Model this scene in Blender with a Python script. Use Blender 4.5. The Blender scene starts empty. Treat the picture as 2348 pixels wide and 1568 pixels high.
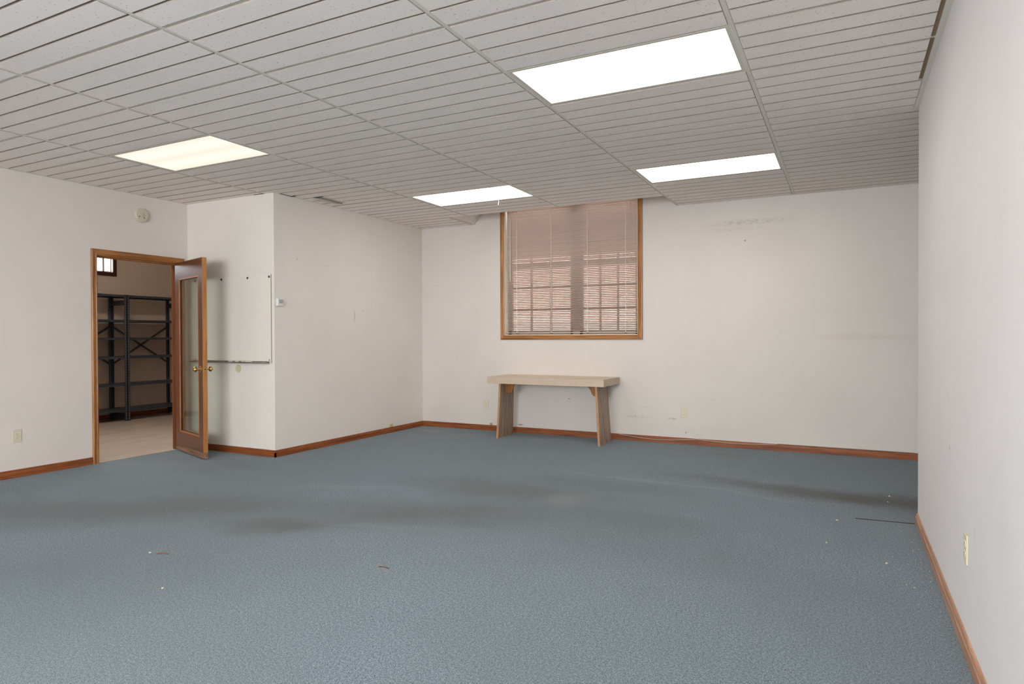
import bpy, bmesh, math, random
from mathutils import Vector, Matrix
random.seed(7)
S = bpy.context.scene
COL = S.collection
PI = math.pi

# ------------------------------------------------------------------ camera
CAM_H = 1.2358
FPX, YAW, PITCH, ROLL, CX, CY = 1499.8, 0.4692, -0.0101, -0.0037, 4.7, 1.9
cd = bpy.data.cameras.new('camera'); cam = bpy.data.objects.new('camera', cd); COL.objects.link(cam)
fw = Vector((-math.sin(YAW)*math.cos(PITCH), math.cos(YAW)*math.cos(PITCH), math.sin(PITCH)))
rt = Vector((math.cos(YAW), math.sin(YAW), 0)); up = rt.cross(fw)
r2 = rt*math.cos(ROLL)+up*math.sin(ROLL); u2 = -rt*math.sin(ROLL)+up*math.cos(ROLL)
M = Matrix((r2, u2, -fw)).transposed().to_4x4(); M.translation = Vector((0, 0, CAM_H))
cam.matrix_world = M
cd.sensor_fit = 'HORIZONTAL'; cd.sensor_width = 36.0
cd.lens = 36.0*FPX/2348; cd.shift_x = -CX/2348; cd.shift_y = CY/2348
cd.clip_start = 0.05; cd.clip_end = 200
S.camera = cam

# ------------------------------------------------------------------ world, daylight, exposure
w = bpy.data.worlds.new('sky'); S.world = w; w.use_nodes = True
bg = w.node_tree.nodes['Background']; bg.inputs[0].default_value = (0.86, 0.93, 1.0, 1); bg.inputs[1].default_value = 5.6
S.view_settings.view_transform = 'Standard'; S.view_settings.look = 'None'
S.view_settings.gamma = 1; S.view_settings.use_curve_mapping = False
S.view_settings.exposure = 0.92
try:
    S.cycles.use_denoising = True; S.cycles.max_bounces = 10; S.cycles.diffuse_bounces = 7
    S.cycles.transparent_max_bounces = 16; S.cycles.sample_clamp_indirect = 8
except Exception: pass
LAMP = 4.7        # radiance of the ceiling lenses
DAY_W = 125       # daylight through the window behind the camera
ld = bpy.data.lights.new('daylight', 'AREA'); ld.shape = 'RECTANGLE'; ld.size = 3.6; ld.size_y = 1.5
ld.energy = DAY_W; ld.color = (0.93, 0.965, 1.0)
lo = bpy.data.objects.new('daylight', ld); COL.objects.link(lo); lo.location = (-1.9, -2.93, 1.55)
lo.rotation_euler = (math.radians(90), 0, 0)      # shines towards +Y

# ------------------------------------------------------------------ dimensions
H = 2.722; YB = 7.515; XC = -5.234; YP = 4.882; XL = -6.561; XR = 0.423; YE = 5.0; XE = 2.6; YF = -3.0
GX, GY, TX, TY = -0.49, 3.272, 1.2192, 0.6096
XS2 = -9.98; T = 0.12

# ------------------------------------------------------------------ node helpers
def mat(name, base=(.8, .8, .8), rough=.5, metal=0, **kw):
    m = bpy.data.materials.new(name); m.use_nodes = True
    b = m.node_tree.nodes['Principled BSDF']
    b.inputs['Base Color'].default_value = (*base, 1); b.inputs['Roughness'].default_value = rough
    b.inputs['Metallic'].default_value = metal
    for k, v in kw.items(): b.inputs[k.replace('_', ' ')].default_value = v
    return m
class NT:
    def __init__(s, m):
        s.m = m; s.nt = m.node_tree; s.b = s.nt.nodes['Principled BSDF']
        s.tc = s.nt.nodes.new('ShaderNodeTexCoord'); s.obj = s.tc.outputs['Object']
    def link(s, a, b): s.nt.links.new(a, b)
    def mapping(s, scale=(1, 1, 1), rot=(0, 0, 0), src=None):
        n = s.nt.nodes.new('ShaderNodeMapping'); n.inputs['Scale'].default_value = scale; n.inputs['Rotation'].default_value = rot
        s.link(src or s.obj, n.inputs['Vector']); return n.outputs[0]
    def noise(s, scale, detail=3, rough=.5, src=None, dist=0):
        n = s.nt.nodes.new('ShaderNodeTexNoise'); n.inputs['Scale'].default_value = scale
        n.inputs['Detail'].default_value = detail; n.inputs['Roughness'].default_value = rough; n.inputs['Distortion'].default_value = dist
        s.link(src or s.obj, n.inputs['Vector']); return n.outputs['Fac']
    def ramp(s, fac, stops):
        n = s.nt.nodes.new('ShaderNodeValToRGB'); e = n.color_ramp.elements
        while len(e) < len(stops): e.new(0.5)
        for i, (p, c) in enumerate(stops): e[i].position = p; e[i].color = (*c, 1) if len(c) == 3 else c
        s.link(fac, n.inputs[0]); return n.outputs[0]
    def mix(s, fac, a, b, mode='MIX'):
        n = s.nt.nodes.new('ShaderNodeMix'); n.data_type = 'RGBA'; n.blend_type = mode
        for sock, v in ((n.inputs[0], fac), (n.inputs[6], a), (n.inputs[7], b)):
            if hasattr(v, 'is_output'): s.link(v, sock)
            elif isinstance(v, (int, float)): sock.default_value = v
            else: sock.default_value = (*v, 1)
        return n.outputs[2]
    def math(s, op, a, b=0.0, c=None):
        n = s.nt.nodes.new('ShaderNodeMath'); n.operation = op
        for i, v in enumerate((a, b) if c is None else (a, b, c)):
            if hasattr(v, 'is_output'): s.link(v, n.inputs[i])
            else: n.inputs[i].default_value = v
        return n.outputs[0]
    def vmath(s, op, a, b):
        n = s.nt.nodes.new('ShaderNodeVectorMath'); n.operation = op
        for i, v in enumerate((a, b)):
            if hasattr(v, 'is_output'): s.link(v, n.inputs[i])
            else: n.inputs[i].default_value = v
        return n.outputs['Value'] if op == 'LENGTH' else n.outputs[0]
    def smooth(s, v, a, b, lo=0., hi=1.):
        n = s.nt.nodes.new('ShaderNodeMapRange'); n.interpolation_type = 'SMOOTHSTEP'
        s.link(v, n.inputs[0])
        for i, x in enumerate((a, b, lo, hi)): n.inputs[i+1].default_value = x
        return n.outputs[0]
    def color(s, sock): s.link(sock, s.b.inputs['Base Color'])
    def bump(s, h, strength=.2, dist=.002):
        n = s.nt.nodes.new('ShaderNodeBump'); n.inputs['Strength'].default_value = strength; n.inputs['Distance'].default_value = dist
        s.link(h, n.inputs['Height']); s.link(n.outputs[0], s.b.inputs['Normal'])
    def spots(s, col, lst, warp=.0, grain=None, soft=.45):
        """marks with a shape of their own: (centre, radii, colour, strength, rotation about z)"""
        src = s.obj
        if warp:
            n = s.nt.nodes.new('ShaderNodeTexNoise'); n.inputs['Scale'].default_value = 1.6; n.inputs['Detail'].default_value = 3
            s.link(s.obj, n.inputs['Vector'])
            d = s.vmath('SUBTRACT', n.outputs['Color'], (.5, .5, .5)); d = s.vmath('MULTIPLY', d, (warp, warp, 0))
            src = s.vmath('ADD', s.obj, d)
        for it in lst:
            c, r, cl, st = it[:4]; rz = it[4] if len(it) > 4 else 0
            v = s.vmath('SUBTRACT', src, c)
            if rz: v = s.mapping(rot=(0, 0, rz), src=v)
            v = s.vmath('DIVIDE', v, r); l = s.vmath('LENGTH', v, (0, 0, 0))
            f = s.smooth(l, soft, 1.0, st, 0.)
            if grain: f = s.math('MULTIPLY', f, grain)
            col = s.mix(f, col, cl)
        return col

def m_wall(name, base, spots=(), fine=()):
    m = mat(name, base, .62, Specular_IOR_Level=.25); n = NT(m)
    a = n.noise(1.3, 4, .6); c = n.mix(n.smooth(a, .35, .7), base, tuple(x*.96 for x in base))
    g = n.smooth(n.noise(45, 3, .7, n.mapping((.5, .5, 1.6))), .42, .6)
    if spots: c = n.spots(c, spots, soft=.2)
    if fine: c = n.spots(c, fine, grain=g, soft=.1)
    n.color(c); n.bump(n.noise(260, 2), .06, .001); return m
def m_wood(name, axis, dark, mid, light, rough=.38, scale=1.0, wear=0.0):
    m = mat(name, mid, rough, Specular_IOR_Level=.45); n = NT(m)
    sc = {'x': (1.2, 26, 26), 'y': (26, 1.2, 26), 'z': (26, 26, 1.2)}[axis]
    a = n.noise(1.6*scale, 5, .65, n.mapping(sc), .6)
    f = n.noise(7*scale, 3, .6, n.mapping(sc))
    c = n.ramp(a, [(.3, dark), (.5, mid), (.72, light)])
    c = n.mix(n.smooth(f, .5, .75, 0, .45), c, dark)
    if wear:
        wv = n.smooth(n.noise(38, 3, .6), .66, .72, 0, wear); c = n.mix(wv, c, (.42, .27, .15))
    n.color(c); n.bump(f, .12, .001); return m
WOOD = {a: m_wood('stained_oak_'+a, a, (.17, .060, .016), (.37, .150, .042), (.52, .25, .085)) for a in 'xyz'}
BASEW = {a: m_wood('baseboard_wood_'+a, a, (.11, .026, .007), (.25, .066, .015), (.36, .115, .030), .5, 1.0, .25) for a in 'xy'}
DARKW = {a: m_wood('dark_wood_'+a, a, (.03, .012, .008), (.055, .02, .012), (.08, .03, .016)) for a in 'yz'}
M_WALL = m_wall('painted_wall', (.73, .665, .61))
CREAM = (.52, .47, .36)
M_BACK = m_wall('painted_wall_back', (.69, .637, .588),
    spots=[((-2.178-.10, YB, .285), (.07, .05, .012), (.45, .36, .27), .2), ((-1.80, YB, .285), (.07, .05, .012), (.45, .36, .27), .2),
           ((-1.62, YB, .13), (.012, .05, .012), (.2, .15, .1), .8), ((-4.15, YB, .083), (.035, .05, .03), (.30, .2, .1), .9), ((-3.72, YB, .10), (.05, .05, .012), (.20, .13, .08), .9),
           ((-.98, YB, 2.27), (.012, .05, .012), (.2, .13, .1), .9), ((-1.33, YB, .52), (.05, .05, .008), (.5, .45, .4), .4), ((-2.10, YB, .40), (.09, .05, .012), (.5, .44, .36), .3),
           ((.1, YB, 1.22), (.7, .05, .05), (.6, .53, .46), .3), ((-3.05, YB, .46), (.02, .05, .012), (.2, .17, .15), .7), ((-5.05, YB, 1.93), (.12, .05, .008), (.5, .42, .36), .3)],
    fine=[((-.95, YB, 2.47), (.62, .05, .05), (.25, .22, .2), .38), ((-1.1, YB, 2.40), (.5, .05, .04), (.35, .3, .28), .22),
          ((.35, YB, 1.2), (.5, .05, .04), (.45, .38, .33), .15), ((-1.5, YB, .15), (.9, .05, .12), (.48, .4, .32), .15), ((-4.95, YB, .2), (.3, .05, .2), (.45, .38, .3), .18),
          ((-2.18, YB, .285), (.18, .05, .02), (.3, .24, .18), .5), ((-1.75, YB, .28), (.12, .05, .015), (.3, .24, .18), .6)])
M_CLOS = m_wall('painted_wall_closet', (.80, .745, .68),
    spots=[((XC, 6.112, 1.48), (.05, .009, .11), (.42, .33, .25), .75), ((XC, 6.47, 2.0), (.05, .018, .05), (.80, .78, .75), .9),
           ((XC, 5.72, 2.10), (.05, .02, .06), (.78, .74, .70), .6), ((XC, 5.64, 2.04), (.05, .12, .006), (.55, .46, .38), .5), ((XC, 5.2, 2.07), (.05, .01, .01), (.3, .2, .15), .8),
           ((XC, 6.28, 1.55), (.05, .01, .01), (.35, .25, .2), .8)])
M_RIGHT = m_wall('painted_wall_right', (.675, .648, .638),
    spots=[((XR, 3.9, .75), (.05, .10, .25), (.62, .59, .57), .35), ((XR, 3.55, .72), (.05, .02, .02), (.4, .36, .33), .7), ((XR, 2.4, .6), (.05, .12, .2), (.62, .59, .57), .3), ((XR, 2.9, .5), (.05, .02, .05), (.5, .46, .43), .4), ((XR, 3.6, .95), (.05, .02, .04), (.5, .46, .43), .35)])
M_STOR = m_wall('storage_wall_paint', (.62, .52, .43))

# carpet
M_CARP = mat('carpet', (.1, .15, .17), .95, Specular_IOR_Level=.08, Sheen_Weight=.25); n = NT(M_CARP)
a = n.noise(190, 3, .8, n.mapping((1, 1.25, 1))); b = n.noise(80, 2, .6)
c = n.ramp(n.math('ADD', n.math('MULTIPLY', a, .8), n.math('MULTIPLY', b, .2)), [(.41, (.024, .040, .054)), (.5, (.126, .182, .226)), (.59, (.36, .44, .50))])
hue = n.smooth(n.noise(120, 1), .55, .68); c = n.mix(n.math('MULTIPLY', hue, .25), c, (.17, .15, .11))
big = n.smooth(n.noise(.55, 4, .6), .35, .65); c = n.mix(n.math('MULTIPLY', big, .4), c, (.105, .145, .15))
BR = (.058, .066, .056); LT = (.29, .32, .325)
c = n.spots(c, [
    ((.15, 5.55, 0), (1.15, .38, 1), (.050, .045, .036), .85, .10), ((-.75, 5.7, 0), (1.1, .26, 1), BR, .5, .1), ((-1.9, 5.15, 0), (1.0, .35, 1), BR, .25, 0),
    ((-3.3, 3.12, 0), (.65, .28, 1), BR, .70, -.5), ((-2.7, 3.75, 0), (1.4, .55, 1), BR, .55, -.35), ((-4.2, 3.2, 0), (1.2, .6, 1), BR, .48, -.5), ((-2.4, 4.65, 0), (1.4, .5, 1), BR, .45, 0), ((-5.0, 2.6, 0), (1.2, .6, 1), BR, .42, -.5),
    ((-5.5, 4.3, 0), (.9, .5, 1), (.06, .08, .08), .4, 0), ((-4.0, 1.7, 0), (2.2, 1.1, 1), (.065, .100, .110), .42, -.5), ((-1.2, 3.9, 0), (1.6, .7, 1), (.07, .09, .085), .25, .2), ((-1.3, 4.25, 0), (.8, .3, 1), BR, .28, 0),
    ((-3.6, 4.15, 0), (.8, .10, 1), LT, .20, -.35), ((-1.3, 5.4, 0), (1.5, .08, 1), LT, .26, .12), ((-1.85, 4.6, 0), (.25, .35, 1), LT, .28, .1), ((-2.6, 3.45, 0), (.9, .11, 1), LT, .16, -.3),
    ((-4.85, 7.15, 0), (.33, .13, 1), (.30, .27, .23), .55, 0), ((-4.2, 7.05, 0), (.35, .10, 1), (.27, .26, .23), .30, 0), ((-1.7, 7.15, 0), (.30, .08, 1), (.18, .14, .10), .55, 0), ((-1.1, 7.1, 0), (.35, .1, 1), (.16, .14, .11), .4, 0),
    ((-2.24, 2.78, 0), (.085, .035, 1), (.30, .20, .14), .55, .2), ((-3.0, 2.1, 0), (.05, .03, 1), (.2, .15, .12), .5, 0), ((-.95, 1.62, 0), (.03, .012, 1), (.45, .42, .36), .7, .5)], warp=.45, soft=.1)
n.color(c); n.bump(a, .9, .006)
# storage floor
M_VINYL = mat('vinyl_plank', (.4, .36, .32), .38, Specular_IOR_Level=.5); n = NT(M_VINYL)
a = n.noise(3, 4, .6, n.mapping((14, 1.0, 1)), .3); bt = n.nt.nodes.new('ShaderNodeTexBrick')
bt.inputs['Color1'].default_value = (.58, .51, .44, 1); bt.inputs['Color2'].default_value = (.44, .37, .31, 1); bt.inputs['Mortar'].default_value = (.25, .21, .18, 1)
bt.inputs['Scale'].default_value = 1; bt.inputs['Mortar Size'].default_value = .002; bt.inputs['Brick Width'].default_value = .9; bt.inputs['Row Height'].default_value = .1
n.link(n.mapping((1, 1, 1), (0, 0, PI/2)), bt.inputs['Vector'])
c = n.mix(.5, bt.outputs['Color'], n.ramp(a, [(.3, (.30, .25, .21)), (.7, (.68, .62, .55))])); n.color(c)
# ceiling tile
M_TILE = mat('acoustic_tile', (.72, .69, .655), .9, Specular_IOR_Level=.1); n = NT(M_TILE)
v = n.nt.nodes.new('ShaderNodeTexVoronoi'); v.inputs['Scale'].default_value = 1; v.inputs['Randomness'].default_value = 1
n.link(n.mapping((38, 85, 1), (0, 0, .35)), v.inputs['Vector'])
v2 = n.nt.nodes.new('ShaderNodeTexVoronoi'); v2.inputs['Scale'].default_value = 190
n.link(n.obj, v2.inputs['Vector'])
h1 = n.smooth(v.outputs['Distance'], .10, .17, 1, 0); sel = n.smooth(n.noise(22, 2), .5, .56); h1 = n.math('MULTIPLY', h1, sel)
h2 = n.smooth(v2.outputs['Distance'], .12, .25, .5, 0)
c = n.mix(n.smooth(n.noise(.9, 3), .4, .65, 0, .5), (.90, .82, .765), (.86, .78, .725))
c = n.mix(h1, c, (.22, .19, .16)); c = n.mix(h2, c, (.45, .41, .37))
c = n.spots(c, [((-5.05, 5.43, H), (.12, .22, .1), (.55, .5, .42), .5), ((-2.1, 1.5, H), (.6, .03, .1), (.50, .38, .25), .5), ((-4.9, 1.4, H), (.12, .02, .1), (.45, .33, .25), .5)])
n.color(c); n.bump(n.noise(330, 3, .8), .5, .003)
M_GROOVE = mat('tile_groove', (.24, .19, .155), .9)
M_TEDGE = mat('tile_edge', (.40, .34, .29), .9)  # groove and edge tones darkened to stand in for groove shade
M_GRID = mat('ceiling_grid_metal', (.70, .655, .58), .45, .0)
M_GRIDC = mat('cream_grid_metal', (.62, .58, .49), .4)
M_GAP = mat('tan_gap_strip', (.28, .20, .12), .95)  # dark tan strips along the gaps at the wall angle
M_GRAYM = mat('galvanised_metal', (.35, .34, .32), .35, .8)
M_DARK = mat('dark_slot', (.02, .018, .015), .8)
def m_lens(name, colr, s, band=0.0):
    m = bpy.data.materials.new(name); m.use_nodes = True; nt = m.node_tree; nt.nodes.remove(nt.nodes['Principled BSDF'])
    e = nt.nodes.new('ShaderNodeEmission'); e.inputs[0].default_value = (*colr, 1); e.inputs[1].default_value = s
    tc = nt.nodes.new('ShaderNodeTexCoord')
    if band:
        sx = nt.nodes.new('ShaderNodeSeparateXYZ'); nt.links.new(tc.outputs['Object'], sx.inputs[0])
        mm = nt.nodes.new('ShaderNodeMath'); mm.operation = 'MULTIPLY'; mm.inputs[1].default_value = 2*PI/.27; nt.links.new(sx.outputs[1], mm.inputs[0])
        cs = nt.nodes.new('ShaderNodeMath'); cs.operation = 'COSINE'; nt.links.new(mm.outputs[0], cs.inputs[0])
        ma = nt.nodes.new('ShaderNodeMath'); ma.operation = 'MULTIPLY_ADD'; ma.inputs[1].default_value = -band*s; ma.inputs[2].default_value = s; nt.links.new(cs.outputs[0], ma.inputs[0])
        nt.links.new(ma.outputs[0], e.inputs[1])
    nt.links.new(e.outputs[0], nt.nodes['Material Output'].inputs[0]); return m
M_LENS = m_lens('lit_lens', (1.0, .935, .84), LAMP)
M_LENSW = m_lens('lit_lens_warm', (1.0, .94, .80), .56, .07)
M_BRASS = mat('brass', (.72, .50, .18), .22, 1)
M_STEEL = mat('brushed_aluminium', (.52, .52, .50), .32, 1)
M_IVORY = mat('ivory_plastic', (.66, .60, .45), .4)
M_IVD = mat('ivory_plastic_face', (.72, .66, .52), .35)
M_SLOT = mat('black_slot', (.03, .02, .02), .6)
M_WHITE = mat('white_plastic', (.75, .74, .70), .4)
M_SHELF = mat('grey_blue_steel', (.035, .042, .055), .42, .2); n = NT(M_SHELF)
n.color(n.mix(n.smooth(n.noise(30, 3), .45, .65, 0, .4), (.045, .055, .075), (.085, .095, .12)))
M_HOLE = mat('pale_hole', (.30, .27, .24), .8)
M_BOARD = mat('whiteboard_laminate', (.80, .745, .665), .28)
M_LAM = mat('beige_laminate', (.50, .41, .31), .45); n = NT(M_LAM)
n.color(n.mix(n.smooth(n.noise(6, 4, .7), .4, .7, 0, .35), (.56, .44, .33), (.46, .35, .26)))
M_LAMT = mat('beige_laminate_top', (.58, .47, .33), .4); n = NT(M_LAMT)
n.color(n.spots(n.mix(n.smooth(n.noise(5, 4, .7, n.mapping((1, 3, 1))), .4, .7, 0, .4), (.60, .49, .35), (.50, .40, .28)), [((-2.6, 7.2, .745), (.10, .07, .02), (.5, .5, .5), .6)], grain=None))
M_PANEL = m_wood('walnut_panel', 'z', (.17, .11, .075), (.36, .255, .185), (.50, .37, .28), .5)
M_EDGE = m_wood('raw_oak_edge', 'z', (.30, .16, .08), (.42, .24, .13), (.50, .31, .18), .5)
M_GUSS = m_wood('orange_oak', 'z', (.20, .07, .015), (.32, .12, .025), (.42, .17, .05), .4)
M_CABLE = mat('grey_cable', (.45, .43, .36), .5)
M_SLAT = mat('beige_slat', (.56, .44, .37), .45)
M_CORD = mat('white_cord', (.85, .83, .78), .7)
M_JAMB = mat('cream_jamb_paint', (.74, .68, .56), .5)
M_SASH = mat('dark_sash', (.26, .20, .17), .5)
M_SASHW = mat('aluminium_sash', (.70, .71, .72), .4, .3)
def m_glass(name, tint=(1, 1, 1), ior=1.5):
    m = bpy.data.materials.new(name); m.use_nodes = True; nt = m.node_tree; nt.nodes.remove(nt.nodes['Principled BSDF'])
    t = nt.nodes.new('ShaderNodeBsdfTransparent'); t.inputs[0].default_value = (*tint, 1)
    g = nt.nodes.new('ShaderNodeBsdfGlossy'); g.inputs['Roughness'].default_value = .01
    f = nt.nodes.new('ShaderNodeFresnel'); ge = nt.nodes.new('ShaderNodeNewGeometry'); mr = nt.nodes.new('ShaderNodeMapRange')
    mr.inputs[3].default_value = ior; mr.inputs[4].default_value = 1/ior
    nt.links.new(ge.outputs['Backfacing'], mr.inputs[0]); nt.links.new(mr.outputs[0], f.inputs[0])
    mx = nt.nodes.new('ShaderNodeMixShader'); nt.links.new(f.outputs[0], mx.inputs[0]); nt.links.new(t.outputs[0], mx.inputs[1]); nt.links.new(g.outputs[0], mx.inputs[2])
    nt.links.new(mx.outputs[0], nt.nodes['Material Output'].inputs[0]); return m
M_GLASS = m_glass('window_glass')
M_DGLASS = m_glass('door_glass', (.86, .90, .87), 1.55)
M_CONC = mat('pale_concrete', (.80, .78, .75), .9)
M_BRICK = mat('red_brick', (.4, .2, .15), .9); n = NT(M_BRICK); bt = n.nt.nodes.new('ShaderNodeTexBrick')
bt.inputs['Color1'].default_value = (.50, .31, .24, 1); bt.inputs['Color2'].default_value = (.43, .25, .19, 1); bt.inputs['Mortar'].default_value = (.6, .52, .46, 1)
bt.inputs['Scale'].default_value = 1; bt.inputs['Brick Width'].default_value = .22; bt.inputs['Row Height'].default_value = .075; bt.inputs['Mortar Size'].default_value = .01
n.link(n.mapping((1, 1, 1), (PI/2, 0, 0)), bt.inputs['Vector']); n.color(bt.outputs['Color'])
M_TAN = mat('tan_siding', (.62, .50, .30), .8)

# ------------------------------------------------------------------ mesh helpers
class MB:
    def __init__(s): s.v = []; s.f = []; s.mi = []; s.mats = []
    def m(s, mt):
        if mt not in s.mats: s.mats.append(mt)
        return s.mats.index(mt)
    def face(s, pts, mt):
        k = len(s.v); s.v += [tuple(p) for p in pts]; s.f.append(tuple(range(k, k+len(pts)))); s.mi.append(s.m(mt))
    def box(s, x0, x1, y0, y1, z0, z1, mt, M=None):
        P = [Vector(p) for p in ((x0, y0, z0), (x1, y0, z0), (x1, y1, z0), (x0, y1, z0), (x0, y0, z1), (x1, y0, z1), (x1, y1, z1), (x0, y1, z1))]
        if M: P = [M @ p for p in P]
        k = len(s.v); s.v += [tuple(p) for p in P]
        for q in ((0, 3, 2, 1), (4, 5, 6, 7), (0, 1, 5, 4), (1, 2, 6, 5), (2, 3, 7, 6), (3, 0, 4, 7)):
            s.f.append(tuple(k+i for i in q)); s.mi.append(s.m(mt))
    def hexa(s, P, mt):
        k = len(s.v); s.v += [tuple(p) for p in P]
        for q in ((0, 3, 2, 1), (4, 5, 6, 7), (0, 1, 5, 4), (1, 2, 6, 5), (2, 3, 7, 6), (3, 0, 4, 7)):
            s.f.append(tuple(k+i for i in q)); s.mi.append(s.m(mt))
    def prism(s, poly, fmap, h0, h1, mt):
        """poly [(a,b)] extruded from h0 to h1, fmap(a,b,h)->xyz"""
        k = len(s.v); N = len(poly); s.v += [tuple(fmap(a, b, h0)) for a, b in poly]+[tuple(fmap(a, b, h1)) for a, b in poly]
        i = s.m(mt); s.f += [tuple(k+j for j in range(N))[::-1], tuple(k+N+j for j in range(N))]; s.mi += [i, i]
        for j in range(N): s.f.append((k+j, k+(j+1) % N, k+N+(j+1) % N, k+N+j)); s.mi.append(i)
    def lathe(s, prof, o, ax, mt, seg=28):
        """prof [(r,h)] turned about ax through o"""
        ax = Vector(ax).normalized(); a = ax.orthogonal().normalized(); b = ax.cross(a); o = Vector(o)
        k = len(s.v); i = s.m(mt)
        for r, h in prof:
            for j in range(seg):
                t = 2*PI*j/seg; s.v.append(tuple(o+ax*h+(a*math.cos(t)+b*math.sin(t))*max(r, 1e-5)))
        for q in range(len(prof)-1):
            for j in range(seg):
                s.f.append((k+q*seg+j, k+q*seg+(j+1) % seg, k+(q+1)*seg+(j+1) % seg, k+(q+1)*seg+j)); s.mi.append(i)
        s.f.append(tuple(k+j for j in range(seg))[::-1]); s.f.append(tuple(k+(len(prof)-1)*seg+j for j in range(seg))); s.mi += [i, i]
    def tube(s, pts, r, mt, seg=8):
        pts = [Vector(p) for p in pts]; k = len(s.v); i = s.m(mt)
        for q, p in enumerate(pts):
            d = (pts[min(q+1, len(pts)-1)]-pts[max(q-1, 0)]).normalized()
            a = d.cross(Vector((0, 0, 1))) if abs(d.z) < .95 else d.cross(Vector((1, 0, 0)))
            a.normalize(); b = d.cross(a)
            for j in range(seg):
                t = 2*PI*j/seg; s.v.append(tuple(p+(a*math.cos(t)+b*math.sin(t))*r))
        for q in range(len(pts)-1):
            for j in range(seg):
                s.f.append((k+q*seg+j, k+q*seg+(j+1) % seg, k+(q+1)*seg+(j+1) % seg, k+(q+1)*seg+j)); s.mi.append(i)
        s.f.append(tuple(k+j for j in range(seg))[::-1]); s.f.append(tuple(k+(len(pts)-1)*seg+j for j in range(seg))); s.mi += [i, i]
    def build(s, name, parent=None, bevel=0, smooth=False, origin=None):
        me = bpy.data.meshes.new(name); me.from_pydata(s.v, [], s.f)
        for mt in s.mats: me.materials.append(mt)
        for p, i in zip(me.polygons, s.mi): p.material_index = i
        bm = bmesh.new(); bm.from_mesh(me); bmesh.ops.remove_doubles(bm, verts=bm.verts, dist=1e-6) if bevel or smooth else None
        bmesh.ops.recalc_face_normals(bm, faces=bm.faces); bm.to_mesh(me); bm.free()
        o = bpy.data.objects.new(name, me); COL.objects.link(o)
        if smooth:
            for p in me.polygons: p.use_smooth = True
            try: me.set_sharp_from_angle(angle=math.radians(40))
            except Exception: pass
        if bevel:
            b = o.modifiers.new('bevel', 'BEVEL'); b.width = bevel; b.segments = 2; b.limit_method = 'ANGLE'
        if origin is not None:
            me.transform(Matrix.Translation(-Vector(origin))); o.location = origin
        if parent is not None:
            o.parent = parent
        return o
def thing(name, label, cat, loc, group=None, kind=None):
    o = bpy.data.objects.new(name, None); COL.objects.link(o); o.location = loc; o.empty_display_size = .1
    return tag(o, label, cat, group, kind)
def tag(o, label=None, cat=None, group=None, kind=None):
    if label: o['label'] = label
    if cat: o['category'] = cat
    if group: o['group'] = group
    if kind: o['kind'] = kind
    return o
def struct(o, label=None, cat=None): return tag(o, label, cat, None, 'structure')
def rel(mb, root):      # world-space mesh under an unrotated root
    l = root.location; mb.v = [(x-l[0], y-l[1], z-l[2]) for x, y, z in mb.v]; return mb

# ------------------------------------------------------------------ shell
def wall_boxes(name, boxes, mt, label):
    mb = MB()
    for b in boxes: mb.box(*b, mt)
    return struct(mb.build(name), label, 'wall')
HT = 3.35
mb = MB(); mb.box(XL-.02, XE, YF-.2, YB+.2, -.15, 0, M_CARP); mb.box(XC-.01, XE, YB, YB+.001, -.15, -.01, M_CARP)
struct(mb.build('floor'), 'worn blue-grey carpet covering the floor of the large room', 'floor')
mb = MB(); mb.box(XS2-.2, XL-.02, 2.2, 9.2, -.15, -.002, M_VINYL)
struct(mb.build('floor'), 'wood-look vinyl floor of the storage room beyond the open door', 'floor')
DY0, DY1, DZ = 3.882, 4.775, 2.052           # door opening
wall_boxes('wall_left', [(XL-T, XL, YF, DY0, 0, HT), (XL-T, XL, DY1, YP, 0, HT), (XL-T, XL, DY0, DY1, DZ, HT)], M_WALL, 'off-white wall on the left with the open doorway in it')
wall_boxes('wall_alcove', [(XL-T, XC-T, YP, YP+T, 0, HT)], M_CLOS, 'short off-white wall carrying the whiteboard')
wall_boxes('wall_closet', [(XC-T, XC, YP, YB, 0, HT)], M_CLOS, 'off-white wall between whiteboard corner and window wall')
WX0, WX1, WZ0, WZ1 = -3.945, -2.175, 1.248, 3.06    # window opening
wall_boxes('wall_back', [(XC-T, WX0, YB, YB+.2, 0, HT), (WX1, XE, YB, YB+.2, 0, HT), (WX0, WX1, YB, YB+.2, 0, WZ0), (WX0, WX1, YB, YB+.2, WZ1, HT)], M_BACK, 'off-white far wall with the window and blind')
wall_boxes('wall_right', [(XR, XR+T, YF, YE, 0, HT)], M_RIGHT, 'white wall close on the right that ends at an open corner')
wall_boxes('wall_recess', [(XE, XE+T, YE-.6, YB+.2, 0, HT), (XR+T, XE, YE-.6, YE-.6+T, 0, HT)], M_WALL, 'off-white walls of the recess hidden round the right-hand corner')
FX0, FX1, FZ0, FZ1 = -3.75, -.05, .78, 2.33
wall_boxes('wall_front', [(XL-T, FX0, YF-T, YF, 0, HT), (FX1, XR+T, YF-T, YF, 0, HT), (FX0, FX1, YF-T, YF, 0, FZ0), (FX0, FX1, YF-T, YF, FZ1, HT)], M_WALL, 'off-white wall behind the viewer')
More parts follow.
